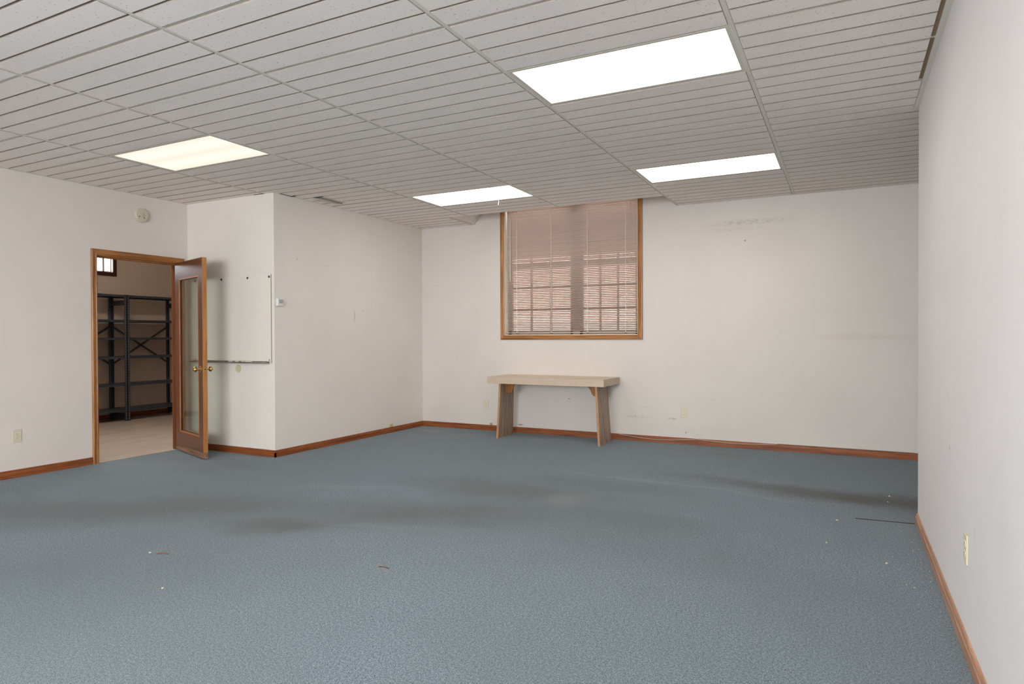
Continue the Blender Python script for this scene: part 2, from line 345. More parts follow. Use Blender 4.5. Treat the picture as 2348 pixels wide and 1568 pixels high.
# storage room
SY0, SY1, SZ0, SZ1 = 4.95, 6.143, 2.228, 2.80
wall_boxes('wall_storage', [(XS2-T, XS2, 2.2, SY0, 0, HT), (XS2-T, XS2, SY1, 9.2, 0, HT), (XS2-T, XS2, SY0, SY1, 0, SZ0), (XS2-T, XS2, SY0, SY1, SZ1, HT),
    (XS2, XL-T, 2.2-T, 2.2, 0, HT), (XS2, XL-T, 9.2, 9.2+T, 0, HT), (XL-T-.001, XL-.01, YP+T, 9.2, 0, HT)], M_STOR, 'tan walls of the storage room behind the shelving')
mb = MB(); mb.box(XS2-.1, XL-T, 2.1, 9.3, 3.05, 3.15, M_STOR); struct(mb.build('ceiling'), 'plain ceiling of the storage room', 'ceiling')

# suspended ceiling: plank-faced tiles in a metal grid
mb = MB(); ZF = H-.004; ZG = H+.004
def xlim(yc): return (XC if yc > YP else XL), (XE if yc > YE-.08 else XR-.026)
LIGHTS = {(-1, 0), (-1, 4), (-3, 4), (-4, 0), (-4, -4), (-1, -4), (-4, -8), (-1, -8)}
def plank(x0, x1, y0, y1):
    c = .0025
    if x1-x0 < .03 or y1-y0 < .02: return
    mb.face([(x0+c, y0+c, ZF), (x0+c, y1-c, ZF), (x1-c, y1-c, ZF), (x1-c, y0+c, ZF)], M_TILE)
    for a, b, a2, b2 in (((x0, y0), (x1, y0), (x1-c, y0+c), (x0+c, y0+c)), ((x1, y0), (x1, y1), (x1-c, y1-c), (x1-c, y0+c)), ((x1, y1), (x0, y1), (x0+c, y1-c), (x1-c, y1-c)), ((x0, y1), (x0, y0), (x0+c, y0+c), (x0+c, y1-c))):
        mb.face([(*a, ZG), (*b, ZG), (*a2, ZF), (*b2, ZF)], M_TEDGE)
RX0, RX1, RY = -4.42, GX-TX, GY+6*TY-.01      # raised recess in front of the window
for i in range(-6, 3):
    for j in range(-11, 8):
        if (i, j) in LIGHTS: continue
        gx0, gx1 = GX+i*TX+.012, GX+(i+1)*TX-.012; gy0 = GY+j*TY+.012
        pw = (TY-.024-3*.014)/4
        for k in range(4):
            y0 = gy0+k*(pw+.014); y1 = y0+pw; yc = (y0+y1)/2
            lo, hi = xlim(yc); x0, x1 = max(gx0, lo+.02), min(gx1, hi)
            if hi < 1 and i == 0 and 3.2 < yc < 4.48: x1 = min(x1, XR-.045)
            y1 = min(y1, YB-.005); y0 = max(y0, YF)
            if yc > RY:
                if x1 > RX0 and x0 < RX1:
                    if x0 < RX0: plank(x0, RX0-.02, y0, y1)
                    continue
            plank(x0, x1, y0, y1)
# backing board (groove floors), with the recess left open
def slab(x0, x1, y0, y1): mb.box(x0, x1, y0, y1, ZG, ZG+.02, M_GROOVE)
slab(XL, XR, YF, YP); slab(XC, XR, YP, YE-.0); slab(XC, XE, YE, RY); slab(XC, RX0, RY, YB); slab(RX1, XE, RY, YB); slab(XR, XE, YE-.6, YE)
ceil = struct(mb.build('ceiling'), 'suspended ceiling of white grooved acoustic tiles', 'ceiling')
mb = MB()
for i in range(-6, 3):      # main tees along the room
    x = GX+i*TX
    y0 = YF if x < XR else YE; y1 = YB
    if x < XL: continue
    if x < XC: y1 = YP
    if RX0 < x < RX1-.02: y1 = RY
    mb.box(x-.012, x+.012, y0, y1, H-.0012, ZG+.02, M_GRID)
for j in range(-10, 7):
    y = GY+j*TY; lo, hi = xlim(y)
    if y > RY-.03: mb.box(lo, RX0, y-.010, y+.010, H, ZG+.02, M_GRID); mb.box(RX1, hi, y-.010, y+.010, H, ZG+.02, M_GRID); continue
    mb.box(lo, hi, y-.010, y+.010, H+.0028, ZG+.02, M_GRID)
    if y > YP-.001 and False: pass
tw = .024   # wall angles
mb.box(XL, XL+tw, YF, YP, H-.004, ZG, M_GRID); mb.box(XL, XC, YP-tw, YP, H-.002, ZG, M_GRID); mb.box(XC, XC+tw, YP, YB, H-.002, ZG, M_GRID)
mb.box(XC, RX0+.01, YB-tw, YB, H-.002, ZG, M_GRID); mb.box(RX1-.01, XE, YB-tw, YB, H-.002, ZG, M_GRID)
mb.box(XR-.026, XR, YF, YE-.02, H-.010, ZG, M_GRID); mb.box(XR-.034, XR+.0, YE-.028, YE-.02, H-.006, ZG, M_GAP)
mb.box(XR-.046, XR-.026, 3.30, 3.86, H+.002, ZG, M_GAP); mb.box(XR-.046, XR-.026, 3.90, 4.46, H+.002, ZG, M_GAP)
mb.build('ceiling_grid', ceil)
# raised recess over the window: sloped tile on the left, upright boards on the other sides
RT = 3.16; mb = MB()
mb.hexa([(RX0, RY, H), (RX0+(RT-H), RY, RT), (RX0+(RT-H), YB, RT), (RX0, YB, H), (RX0-.03, RY, H+.01), (RX0+(RT-H)-.03, RY, RT+.02), (RX0+(RT-H)-.03, YB, RT+.02), (RX0-.03, YB, H+.01)], M_TILE)
mb.box(RX0, RX1, RY-.02, RY, H, RT, M_TILE); mb.box(RX1, RX1+.02, RY, YB, H, RT, M_TILE); mb.box(RX0+.3, RX1+.02, RY, YB, RT, RT+.02, M_TILE)
mb.build('recess_lining', ceil)
mb = MB()
for x0_, x1_, y0_, y1_ in ((XC+.012, XC+.030, 4.95, 5.12), (XC+.012, XC+.07, 5.10, 5.125), (-5.50, -5.36, YP-.022, YP-.006)): mb.box(x0_, x1_, y0_, y1_, H-.0055, H-.003, M_DARK)
mb.build('ceiling_gap', ceil)
mb = MB()
mb.box(RX0-.018, RX0+.008, RY, YB, H-.006, H+.004, M_GRIDC)
mb.box(RX0, RX1, RY-.012, RY+.012, H-.003, H+.01, M_GRIDC)
mb.box(RX1-.012, RX1+.008, RY, YB, H-.004, H+.008, M_GRIDC)
L = (RT-H)
mb.hexa([(RX0, YB-.024, H-.004), (RX0+.03, YB-.024, H-.004), (RX0+.03+L, YB-.024, RT), (RX0+L, YB-.024, RT), (RX0, YB, H-.004), (RX0+.03, YB, H-.004), (RX0+.03+L, YB, RT), (RX0+L, YB, RT)], M_GRIDC)
mb.build('recess_trim', ceil)

# ------------------------------------------------------------------ mouldings
def baseboard(name, segs, label, W=BASEW):
    """segs: (x0,y0,x1,y1,nx,ny) wall face line and inward normal"""
    mb = MB()
    for x0, y0, x1, y1, nx, ny in segs:
        mt = W['x'] if abs(x1-x0) > abs(y1-y0) else W['y']
        prof = [(0, 0), (.014, 0), (.014, .046), (.011, .050), (.010, .060), (.006, .068), (0, .070)]
        A = [(x0+nx*u, y0+ny*u, z) for u, z in prof]; B = [(x1+nx*u, y1+ny*u, z) for u, z in prof]
        for q in range(len(prof)-1): mb.face([A[q], B[q], B[q+1], A[q+1]], mt)
        mb.face(A, mt); mb.face(B, mt)
    return struct(mb.build(name), label, 'baseboard')
baseboard('baseboard_left', [(XL, YF, XL, DY0-.056, 1, 0), (XL, DY1+.056, XL, YP, 1, 0)], 'brown wood baseboard along the left wall')
baseboard('baseboard_alcove', [(XL+.014, YP, XC+.014, YP, 0, -1)], 'brown wood baseboard below the whiteboard')
baseboard('baseboard_closet', [(XC, YP-.014, XC, YB, 1, 0)], 'brown wood baseboard from the outside corner to the window wall')
baseboard('baseboard_back', [(XC+.014, YB, XE, YB, 0, -1)], 'brown wood baseboard along the window wall')
baseboard('baseboard_right', [(XR, YF, XR, YE, -1, 0), (XR-.014, YE, XR+T, YE, 0, 1)], 'scuffed wood baseboard on the near right wall',
    {a: m_wood('worn_baseboard_'+a, a, (.24, .12, .07), (.40, .20, .12), (.56, .32, .20), .35, 1.0, .5) for a in 'xy'})
baseboard('baseboard_storage', [(XS2, 2.2, XS2, 9.2, 1, 0)], 'dark baseboard behind the steel shelving')
PROF = [(0, 0), (0, .012), (.010, .015), (.014, .011), (.030, .013), (.040, .019), (.050, .018), (.056, .012), (.056, 0)]
def casing(mb, pts, fmap, mats, closed):
    """pts: inner corners with outward mitre vectors [(a,b,ma,mb)]"""
    n = len(pts)
    rings = [[fmap(a+ma*u, b+mb_*u, h) for u, h in PROF] for a, b, ma, mb_ in pts]
    for q in range(n if closed else n-1):
        A, B = rings[q], rings[(q+1) % n]
        for k in range(len(PROF)-1): mb.face([A[k], B[k], B[k+1], A[k+1]], mats[q])
    if not closed: mb.face(rings[0], mats[0]); mb.face(rings[-1], mats[-1])
# door casing + jamb
SHADEJ = m_wood('shaded_jamb_wood', 'z', (.06, .018, .008), (.13, .040, .015), (.20, .065, .024)); mb = MB(); jt = .018  # hinge-side jamb wood darkened to paint in its shadow
casing(mb, [(DY0, 0, -1, 0), (DY0, DZ, -1, 1), (DY1, DZ, 1, 1), (DY1, 0, 1, 0)], lambda a, b, h: (XL+h, a, b), [WOOD['z'], WOOD['y'], WOOD['z']], False)
casing(mb, [(DY0, 0, -1, 0), (DY0, DZ, -1, 1), (DY1, DZ, 1, 1), (DY1, 0, 1, 0)], lambda a, b, h: (XL-T-h, a, b), [WOOD['z'], WOOD['y'], WOOD['z']], False)
mb.box(XL-T, XL, DY0, DY0+.006, 0, DZ, WOOD['z']); mb.box(XL-T, XL, DY1-.006, DY1, 0, DZ, SHADEJ); mb.box(XL-T, XL, DY0, DY1, DZ-.006, DZ, WOOD['y'])
mb.box(XL-T+.02, XL-.048, DY0+.006, DY0+.018, 0, DZ, WOOD['z']); mb.box(XL-T+.02, XL-.048, DY1-.018, DY1-.006, 0, DZ, SHADEJ); mb.box(XL-T+.02, XL-.048, DY0, DY1, DZ-.018, DZ-.006, WOOD['y'])
struct(mb.build('trim_1'), 'moulded oak casing around the open doorway', 'door casing')

# door leaf: built along local +X from the hinge, room face +Y, storage face -Y... turned about the hinge
door = thing('door_1', 'oak glass-panelled door standing open with brass knobs', 'door', (XL+.022, DY1-.012, 0), kind='structure')
ALPHA = math.radians(-18.5); door.rotation_euler = (0, 0, ALPHA)
DW, DH, DT = .817, 2.032, .0445; D0 = .012; yA, yB_ = -.047, -.047+DT
M_DOORF = {a: m_wood('door_veneer_'+a, a, (.07, .024, .012), (.13, .045, .022), (.19, .070, .034), .28) for a in 'xz'}
M_DOORE = m_wood('door_edge', 'z', (.30, .12, .035), (.42, .18, .055), (.50, .24, .085), .4)
st, tr, brl = .112, .175, .205
mb = MB()
mb.box(0, st, yA, yB_, D0, D0+DH, M_DOORF['z']); mb.box(DW-st, DW-.004, yA, yB_, D0, D0+DH, M_DOORF['z'])
mb.box(st, DW-st, yA, yB_, D0+DH-tr, D0+DH, M_DOORF['x']); mb.box(st, DW-st, yA, yB_, D0, D0+brl, M_DOORF['x'])
mb.box(DW-.004, DW, yA, yB_, D0, D0+DH, M_DOORE)
mb.build('door_frame', door)
gx0, gx1, gz0, gz1 = st, DW-st, D0+brl, D0+DH-tr
mb = MB(); BD = m_wood('glazing_bead_wood', 'z', (.24, .08, .03), (.40, .15, .055), (.5, .22, .09), .3)
for y0, y1 in ((yA, yA+.012), (yB_-.012, yB_)):
    mb.box(gx0, gx0+.014, y0, y1, gz0, gz1, BD); mb.box(gx1-.014, gx1, y0, y1, gz0, gz1, BD); mb.box(gx0, gx1, y0, y1, gz0, gz0+.014, BD); mb.box(gx0, gx1, y0, y1, gz1-.014, gz1, BD)
mb.build('glazing_bead', door)
mb = MB(); mb.box(gx0, gx1, yA+.019, yA+.025, gz0, gz1, M_DGLASS); mb.build('glass_pane', door)
for sgn, y in ((-1, yA), (1, yB_)):
    mb = MB()
    mb.lathe([(.033, 0), (.033, .004), (.027, .009), (.013, .011), (.011, .018), (.011, .032), (.016, .036), (.026, .044), (.0285, .054), (.026, .064), (.018, .071), (.006, .074)], (DW-.062, y, .912), (0, sgn, 0), M_BRASS)
    mb.build('door_knob', door, smooth=True)
mb = MB(); mb.box(DW, DW+.0015, (yA+yB_)/2-.013, (yA+yB_)/2+.013, .883, .941, M_BRASS)
mb.lathe([(.007, 0), (.007, .002)], (DW+.0012, (yA+yB_)/2, .912), (1, 0, 0), M_SLOT)
for z in (.891, .933): mb.lathe([(.003, 0), (.003, .001)], (DW+.0013, (yA+yB_)/2, z), (1, 0, 0), M_SLOT)
mb.build('latch_plate', door)
mb = MB(); mb.box(.002, DW+.0006, yA-.0008, yB_+.0008, D0, D0+.055, m_wood('scuffed_bottom_wood', 'x', (.10, .045, .025), (.20, .10, .055), (.42, .28, .18), .6)); mb.build('bottom_strip', door)
for z in (.25, 1.03, 1.8):
    mb = MB(); mb.lathe([(.006, 0), (.006, .09)], (-.004, .006, z), (0, 0, 1), M_BRASS, 12); mb.box(-.002, .0, yA+.006, yB_+.004, z, z+.09, M_BRASS); mb.build('hinge', door)

# ------------------------------------------------------------------ window in the far wall
win = thing('window_1', 'oak-cased window with dark divided sashes behind a blind', 'window', ((WX0+WX1)/2, YB, WZ0), kind='structure')
mb = MB()
casing(mb, [(WX0, WZ0, -1, -1), (WX0, WZ1, -1, 1), (WX1, WZ1, 1, 1), (WX1, WZ0, 1, -1)], lambda a, b, h: (a, YB-h, b), [WOOD['z'], WOOD['x'], WOOD['z'], WOOD['x']], True)
rel(mb, win).build('window_casing', win)
mb = MB(); d = .14
mb.box(WX0, WX0+.008, YB, YB+d, WZ0, WZ1, M_JAMB); mb.box(WX1-.008, WX1, YB, YB+d, WZ0, WZ1, M_JAMB); mb.box(WX0, WX1, YB, YB+d, WZ0, WZ0+.008, M_JAMB); mb.box(WX0, WX1, YB, YB+d, WZ1-.008, WZ1, M_JAMB)
rel(mb, win).build('window_jamb', win)
XM = -2.985
def sash(x0, x1):
    mb = MB(); y0, y1 = YB+.10, YB+.145; f = .05
    mb.box(x0, x0+f, y0, y1, WZ0, WZ1, M_SASH); mb.box(x1-f, x1, y0, y1, WZ0, WZ1, M_SASH)
    for z in (WZ0, 2.12, WZ1-f): mb.box(x0, x1, y0, y1, z, z+f, M_SASH)
    for k in (1, 2): xx = x0+f+(x1-x0-2*f)*k/3; mb.box(xx-.011, xx+.011, y0+.01, y1-.01, WZ0, WZ1, M_SASH)
    for z in (1.57, 1.85, 2.4, 2.7): mb.box(x0, x1, y0+.01, y1-.01, z-.011, z+.011, M_SASH)
    s_ = rel(mb, win).build('window_sash', win)
    mb = MB(); mb.box(x0+f/2, x1-f/2, YB+.121, YB+.125, WZ0+.02, WZ1-.02, M_GLASS)
    g = rel(mb, win).build('window_pane', s_)
sash(WX0+.008, XM-.03); sash(XM+.03, WX1-.008)
mb = MB(); mb.box(XM-.045, XM+.045, YB+.085, YB+.16, WZ0, WZ1, M_SASH); rel(mb, win).build('window_mullion', win)
# blind
bl = thing('venetian_blind', 'beige slatted blind closed over the oak-cased window', 'blind', ((WX0+WX1)/2, YB+.04, WZ0))
BX0, BX1 = WX0+.022, WX1-.014; P = .0215; YC = YB+.034
mb = MB(); z = WZ0+.055; rows = []
while z < WZ1-.06:
    rows.append(z); tilt = math.radians(31+15*min(1, (z-WZ0)/1.0)+random.uniform(-.6, .6))
    pts = []
    for q in range(5):
        u = -1+q*.5; w_ = u*.0125; crown = .0018*(1-u*u)
        yy = w_*math.cos(tilt)+crown*math.sin(tilt); zz = -w_*math.sin(tilt)+crown*math.cos(tilt)
        pts.append((yy, zz))
    sag = random.uniform(-.0006, .0006)
    for q in range(4):
        (ya, za), (yb, zb) = pts[q], pts[q+1]
        mb.face([(BX0, YC+ya, z+za+sag), (BX1, YC+ya, z+za+sag), (BX1, YC+yb, z+zb+sag), (BX0, YC+yb, z+zb+sag)], M_SLAT)
    z += P
sl = rel(mb, bl).build('slats', bl); so = sl.modifiers.new('thick', 'SOLIDIFY'); so.thickness = .0004
mb = MB(); mb.box(BX0, BX1, YC-.02, YC+.02, WZ1-.045, WZ1-.010, M_SLAT); rel(mb, bl).build('head_rail', bl, .003)
mb = MB(); mb.box(BX0, BX1, YC-.013, YC+.013, WZ0+.024, WZ0+.036, M_SLAT)
for x in (-3.778, -3.298, -2.816, -2.334): mb.box(x-.012, x+.012, YC-.014, YC+.014, WZ0+.019, WZ0+.026, M_DARK)
rel(mb, bl).build('bottom_rail', bl, .002)
for x in (-3.778, -3.298, -2.816, -2.334):
    mb = MB()
    for dy in (-.012, .012): mb.tube([(x, YC+dy, WZ0+.03), (x, YC+dy, WZ1-.04)], .0011, M_CORD, 6)
    for r_ in rows: mb.face([(x-.0012, YC-.012, r_-.004), (x+.0012, YC-.012, r_-.004), (x+.0012, YC+.012, r_-.004), (x-.0012, YC+.012, r_-.004)], M_CORD)
    mb.tube([(x+.004, YC-.013, WZ0+.03), (x+.004, YC-.013, WZ1-.04)], .0012, M_CORD, 6)
    rel(mb, bl).build('ladder_cord', bl)
mb = MB(); mb.tube([(-3.865, YC-.026, 1.946), (-3.865, YC-.026, WZ1-.05)], .0042, mat('cream_wand', (.72, .68, .58), .3), 8); mb.box(-3.869, -3.861, YC-.03, YC, WZ1-.055, WZ1-.04, M_CORD); rel(mb, bl).build('tilt_wand', bl)
mb = MB(); mb.tube([(-2.268, YC-.024, 1.90), (-2.268, YC-.024, WZ1-.03)], .0018, mat('tan_cord', (.60, .48, .38), .8), 6)
mb.lathe([(.003, 0), (.006, .006), (.007, .02), (.003, .026)], (-2.268, YC-.024, 1.878), (0, 0, 1), M_CORD, 10); rel(mb, bl).build('lift_cord', bl)

# ------------------------------------------------------------------ window of the storage room and the one behind the viewer
def plain_window(name, label, fx, frame_m, cas_w, a0, a1, z0, z1, muls, dsash, cmat):
    o = thing(name, label, 'window', tuple(fx((a0+a1)/2, z0, 0)), kind='structure')
    mb = MB()
    for aa, bb, cc, dd in ((a0-cas_w, a0, z0-cas_w, z1+cas_w), (a1, a1+cas_w, z0-cas_w, z1+cas_w), (a0, a1, z0-cas_w, z0), (a0, a1, z1, z1+cas_w)):
        mb.hexa([fx(aa, cc, 0), fx(bb, cc, 0), fx(bb, dd, 0), fx(aa, dd, 0), fx(aa, cc, .018), fx(bb, cc, .018), fx(bb, dd, .018), fx(aa, dd, .018)], cmat)
    rel(mb, o).build('window_casing', o)
    mb = MB(); f = .028
    bars = [(a0, a0+f*.4, z0, z1), (a1-f*.4, a1, z0, z1), (a0, a1, z0, z0+f*.7), (a0, a1, z1-f, z1)]+[(m_-f/2, m_+f/2, z0, z1) for m_ in muls]
    for aa, bb, cc, dd in bars:
        mb.hexa([fx(aa, cc, -dsash), fx(bb, cc, -dsash), fx(bb, dd, -dsash), fx(aa, dd, -dsash), fx(aa, cc, -dsash+.03), fx(bb, cc, -dsash+.03), fx(bb, dd, -dsash+.03), fx(aa, dd, -dsash+.03)], frame_m)
    s_ = rel(mb, o).build('window_sash', o)
    mb = MB(); mb.hexa([fx(a0, z0, -dsash+.012), fx(a1, z0, -dsash+.012), fx(a1, z1, -dsash+.012), fx(a0, z1, -dsash+.012), fx(a0, z0, -dsash+.016), fx(a1, z0, -dsash+.016), fx(a1, z1, -dsash+.016), fx(a0, z1, -dsash+.016)], M_GLASS)
    rel(mb, o).build('window_pane', s_)
    return o
plain_window('window_2', 'small high window with dark casing in the storage room', lambda a, z, h: (XS2+h, a, z), M_SASHW, .055, SY0, SY1, SZ0, SZ1, [6.03, 5.5], .07, DARKW['z'])
plain_window('window_3', 'wide daylight window in the wall behind the viewer', lambda a, z, h: (a, YF+h, z), M_SASHW, .055, FX0, FX1, FZ0, FZ1, [-2.5, -1.27], .09, WOOD['z'])

# ------------------------------------------------------------------ outside
mb = MB(); mb.box(-30, 30, -25, 40, -.4, -.2, M_CONC); struct(mb.build('ground'), 'pale concrete ground outside', 'ground')
o = thing('brick_building', 'red brick building seen through the blind', 'building', (-4, 13.2, -.2))
mb = MB(); mb.box(-16, 6, 13, 13.4, -.2, 3.9, M_BRICK); rel(mb, o).build('brick_wall', o)
mb = MB(); mb.box(-16.2, 6.2, 12.7, 13.6, 3.9, 4.1, M_SASHW); rel(mb, o).build('fascia', o)
o = thing('added_pale_wall', 'added low pale concrete wall outside, whitening the lower gaps of the blind', 'wall', (-4, 11.6, -.2))  # pale wall added to make the low blind gaps read white
mb = MB(); mb.box(-12, 4, 11.5, 11.7, -.2, 1.43, M_CONC); rel(mb, o).build('wall_body', o)
mb = MB(); mb.box(-12, 4, 11.46, 11.74, 1.43, 1.49, M_CONC); rel(mb, o).build('coping', o)
mb = MB(); mb.box(-9, 4, YB+.2, YB+3.6, 2.72, 2.82, mat('soffit_brown', (.30, .22, .17), .8)); struct(mb.build('trim_2'), 'brown soffit outside above the window', 'soffit')
mb = MB(); mb.box(XS2-.80, XS2-.55, 6.43, 6.66, -.2, 3.6, M_TAN); struct(mb.build('trim_3'), 'tan post outside the high storage window', 'post')

# ------------------------------------------------------------------ ceiling lights
def ceiling_light(i, j, label, lens, latch=False):
    x0, x1, y0, y1 = GX+i*TX+.012, GX+(i+1)*TX-.012, GY+j*TY+.010, GY+(j+1)*TY-.010
    o = thing('ceiling_light', label, 'ceiling light', ((x0+x1)/2, (y0+y1)/2, H), 'recessed fluorescent ceiling lights')
    mb = MB(); f = .020
    for a in ((x0, x0+f, y0, y1), (x1-f, x1, y0, y1), (x0+f, x1-f, y0, y0+f), (x0+f, x1-f, y1-f, y1)): mb.box(*a, H-.001, H+.006, M_GRIDC)
    rel(mb, o).build('light_frame', o)
    mb = MB(); mb.box(x0+f, x1-f, y0+f, y1-f, H+.001, H+.005, lens); rel(mb, o).build('light_lens', o)
    if latch:
        mb = MB(); mb.tube([(-3.37, y1-.02, H), (-3.375, y1-.01, H-.03), (-3.38, y1-.012, H-.055)], .003, M_WHITE, 6); rel(mb, o).build('hanging_clip', o)
    return o
ceiling_light(-1, 0, 'largest bright ceiling panel light, nearest to the camera at upper right', M_LENS)
ceiling_light(-1, 4, 'bright ceiling panel light right of the window, farther from the camera', M_LENS)
ceiling_light(-3, 4, 'bright ceiling panel light left of the window with a small hanging clip', M_LENS, True)
ceiling_light(-4, 0, 'dimmer warm-tinted ceiling panel light on the left near the doorway', M_LENSW)
ceiling_light(-4, -4, 'added unseen ceiling panel light overhead to the left, nearer than the view starts', m_lens('lit_lens_dimmed', (1.0, .935, .84), 2.2))  # unseen lamps from here on are added for more light; this one dimmed
ceiling_light(-1, -4, 'added ceiling panel light overhead, unseen just above the top of the view', M_LENS)
ceiling_light(-4, -8, 'added unseen ceiling panel light behind the viewer on the left', M_LENS)
ceiling_light(-1, -8, 'added unseen ceiling panel light behind the viewer on the right', M_LENS)
o = thing('ceiling_light', 'added surface-mounted light in the storage room, unseen above the doorway', 'ceiling light', (-7.35, 4.4, 3.05))  # lamp added out of sight to brighten the storage wall and floor
mb = MB(); mb.box(-7.55, -7.15, 3.8, 5.0, 2.98, 3.05, M_WHITE); rel(mb, o).build('light_frame', o)
mb = MB(); mb.box(-7.53, -7.17, 3.82, 4.98, 2.965, 2.98, m_lens('storage_fill_lamp', (1.0, .88, .76), 17)); rel(mb, o).build('light_lens', o)

# ------------------------------------------------------------------ air vent
o = thing('air_vent', 'narrow metal slot vent in the ceiling beside the left wall', 'vent', (-4.99, 5.44, H))
mb = MB(); mb.box(-5.055, -5.035, 5.27, 5.61, H-.012, H, M_GRIDC); mb.box(-4.965, -4.925, 5.27, 5.61, H-.006, H, M_GRIDC); mb.box(-5.055, -4.925, 5.25, 5.27, H-.006, H, M_DARK); mb.box(-5.055, -4.925, 5.61, 5.63, H-.006, H, M_GRIDC)
rel(mb, o).build('vent_frame', o)
mb = MB(); mb.hexa([(-5.035, 5.27, H-.006), (-4.965, 5.27, H-.020), (-4.965, 5.61, H-.020), (-5.035, 5.61, H-.006), (-5.035, 5.27, H-.004), (-4.965, 5.27, H-.004), (-4.965, 5.61, H-.004), (-5.035, 5.61, H-.004)], M_GRAYM); rel(mb, o).build('vent_blade', o)

# ------------------------------------------------------------------ whiteboard
o = thing('whiteboard', 'frameless whiteboard on the short wall behind the open door', 'whiteboard', (-5.88, YP, .97))
mb = MB(); mb.box(-6.492, -5.272, YP-.008, YP-.001, .966, 1.884, M_BOARD); rel(mb, o).build('board_panel', o)
mb = MB(); mb.box(-5.274, -5.270, YP-.0095, YP-.001, .966, 1.884, mat('board_edge_strip', (.42, .32, .24), .5)); rel(mb, o).build('edge_strip', o)
for x in (-6.43, -6.009, -5.61, -5.297):
    mb = MB(); mb.lathe([(.013, 0), (.013, .004), (.009, .008), (.003, .009)], (x, YP-.006, 1.858), (0, -1, 0), mat('clip_metal', (.10, .09, .08), .3, .7), 14); rel(mb, o).build('board_clip', o, smooth=True)
for x in (-6.43, -5.300):
    mb = MB(); mb.lathe([(.006, 0), (.006, .005)], (x, YP-.006, 1.0), (0, -1, 0), M_SLOT, 10); rel(mb, o).build('board_clip', o)
mb = MB(); X0t, X1t = -6.47, -5.295
mb.prism([(0, 0), (-.055, 0), (-.062, .006), (-.062, .016), (-.058, .016), (-.056, .005), (-.006, .005), (-.006, .024), (0, .024)], lambda a, b, h: (h, YP-.006+a, .962+b), X0t, X1t, M_STEEL)
rel(mb, o).build('marker_tray', o)
def marker(x0, x1, cols, label):
    t = thing('marker', label, 'marker', ((x0+x1)/2, YP-.045, .967), 'markers lying in the whiteboard tray'); r = .0085; xm = x0+(x1-x0)*.42
    mb = MB(); mb.lathe([(r*.9, 0), (r, .002), (r, xm-x0)], (x0, YP-.047, .968+r), (1, 0, 0), cols[0], 12); rel(mb, t).build('cap', t, smooth=True)
    mb = MB(); mb.lathe([(r*.93, xm-x0), (r*.93, x1-x0-.004), (r*.6, x1-x0)], (x0, YP-.047, .968+r), (1, 0, 0), cols[1], 12); rel(mb, t).build('barrel', t, smooth=True)
MW = mat('marker_white', (.8, .8, .77), .3)
marker(-5.905, -5.800, (mat('marker_navy', (.02, .025, .09), .3), MW), 'navy capped marker, leftmost in the whiteboard tray')
marker(-5.795, -5.705, (mat('marker_dark', (.04, .04, .06), .3), MW), 'dark capped marker between the navy and green ones')
marker(-5.700, -5.610, (mat('marker_green', (.01, .25, .10), .3), mat('marker_peach', (.75, .62, .52), .3)), 'green capped marker in the whiteboard tray')
marker(-5.600, -5.510, (MW, MW), 'all white marker, rightmost in the whiteboard tray')
mb = MB(); mb.lathe([(.042, 0), (.042, .004), (.038, .009), (.028, .007)], (-5.765, YP, .903), (0, -1, 0), mat('yellowed_bumper', (.62, .57, .36), .5), 32)
tag(mb.build('wall_bumper', smooth=True), 'round yellowed wall bumper disc just below the marker tray', 'bumper')

# ------------------------------------------------------------------ wall devices
o = thing('smoke_detector', 'round cream alarm high on the wall above the doorway', 'alarm', (XL, 4.334, 2.508))
mb = MB(); mb.lathe([(.070, 0), (.070, .012), (.073, .014), (.073, .030), (.066, .037), (.030, .040)], (XL, 4.334, 2.508), (1, 0, 0), mat('aged_cream_plastic', (.62, .55, .42), .45), 40); rel(mb, o).build('housing', o, smooth=True)
mb = MB(); mb.lathe([(.022, 0), (.022, .002), (.018, .0045), (.004, .005)], (XL+.040, 4.334, 2.508), (1, 0, 0), mat('cream_button', (.56, .48, .37), .4), 24); rel(mb, o).build('test_button', o, smooth=True)
for y, z, a in ((4.300, 2.49, .5), (4.352, 2.482, -.6)):
    mb = MB(); R = Matrix.Translation((XL+.0395, y, z)) @ Matrix.Rotation(a, 4, 'X'); mb.box(-.001, .0022, -.009, .009, -.003, .003, M_SLOT, R); rel(mb, o).build('slot', o)
o = thing('thermostat', 'small white wall sensor at the outside wall corner', 'sensor', (XC, 4.945, 1.595))
mb = MB(); mb.box(XC, XC+.028, 4.905, 4.975, 1.558, 1.632, M_WHITE); mb.box(XC, XC+.006, 4.898, 4.982, 1.552, 1.638, M_WHITE); rel(mb, o).build('housing', o, .003)
mb = MB(); mb.box(XC+.026, XC+.0295, 4.922, 4.968, 1.585, 1.624, mat('sensor_window', (.36, .40, .42), .25)); rel(mb, o).build('sensor_face', o)
o = thing('phone_jack', 'small tan wall jack just above the baseboard near the room corner', 'wall jack', (XC, 6.79, .075))
mb = MB(); mb.box(XC, XC+.022, 6.765, 6.812, .074, .118, mat('tan_jack_plastic', (.60, .46, .24), .45)); rel(mb, o).build('jack_box', o, .003)
mb = MB(); mb.box(XC, XC+.018, 6.768, 6.809, .070, .0745, M_SLOT); rel(mb, o).build('socket', o)
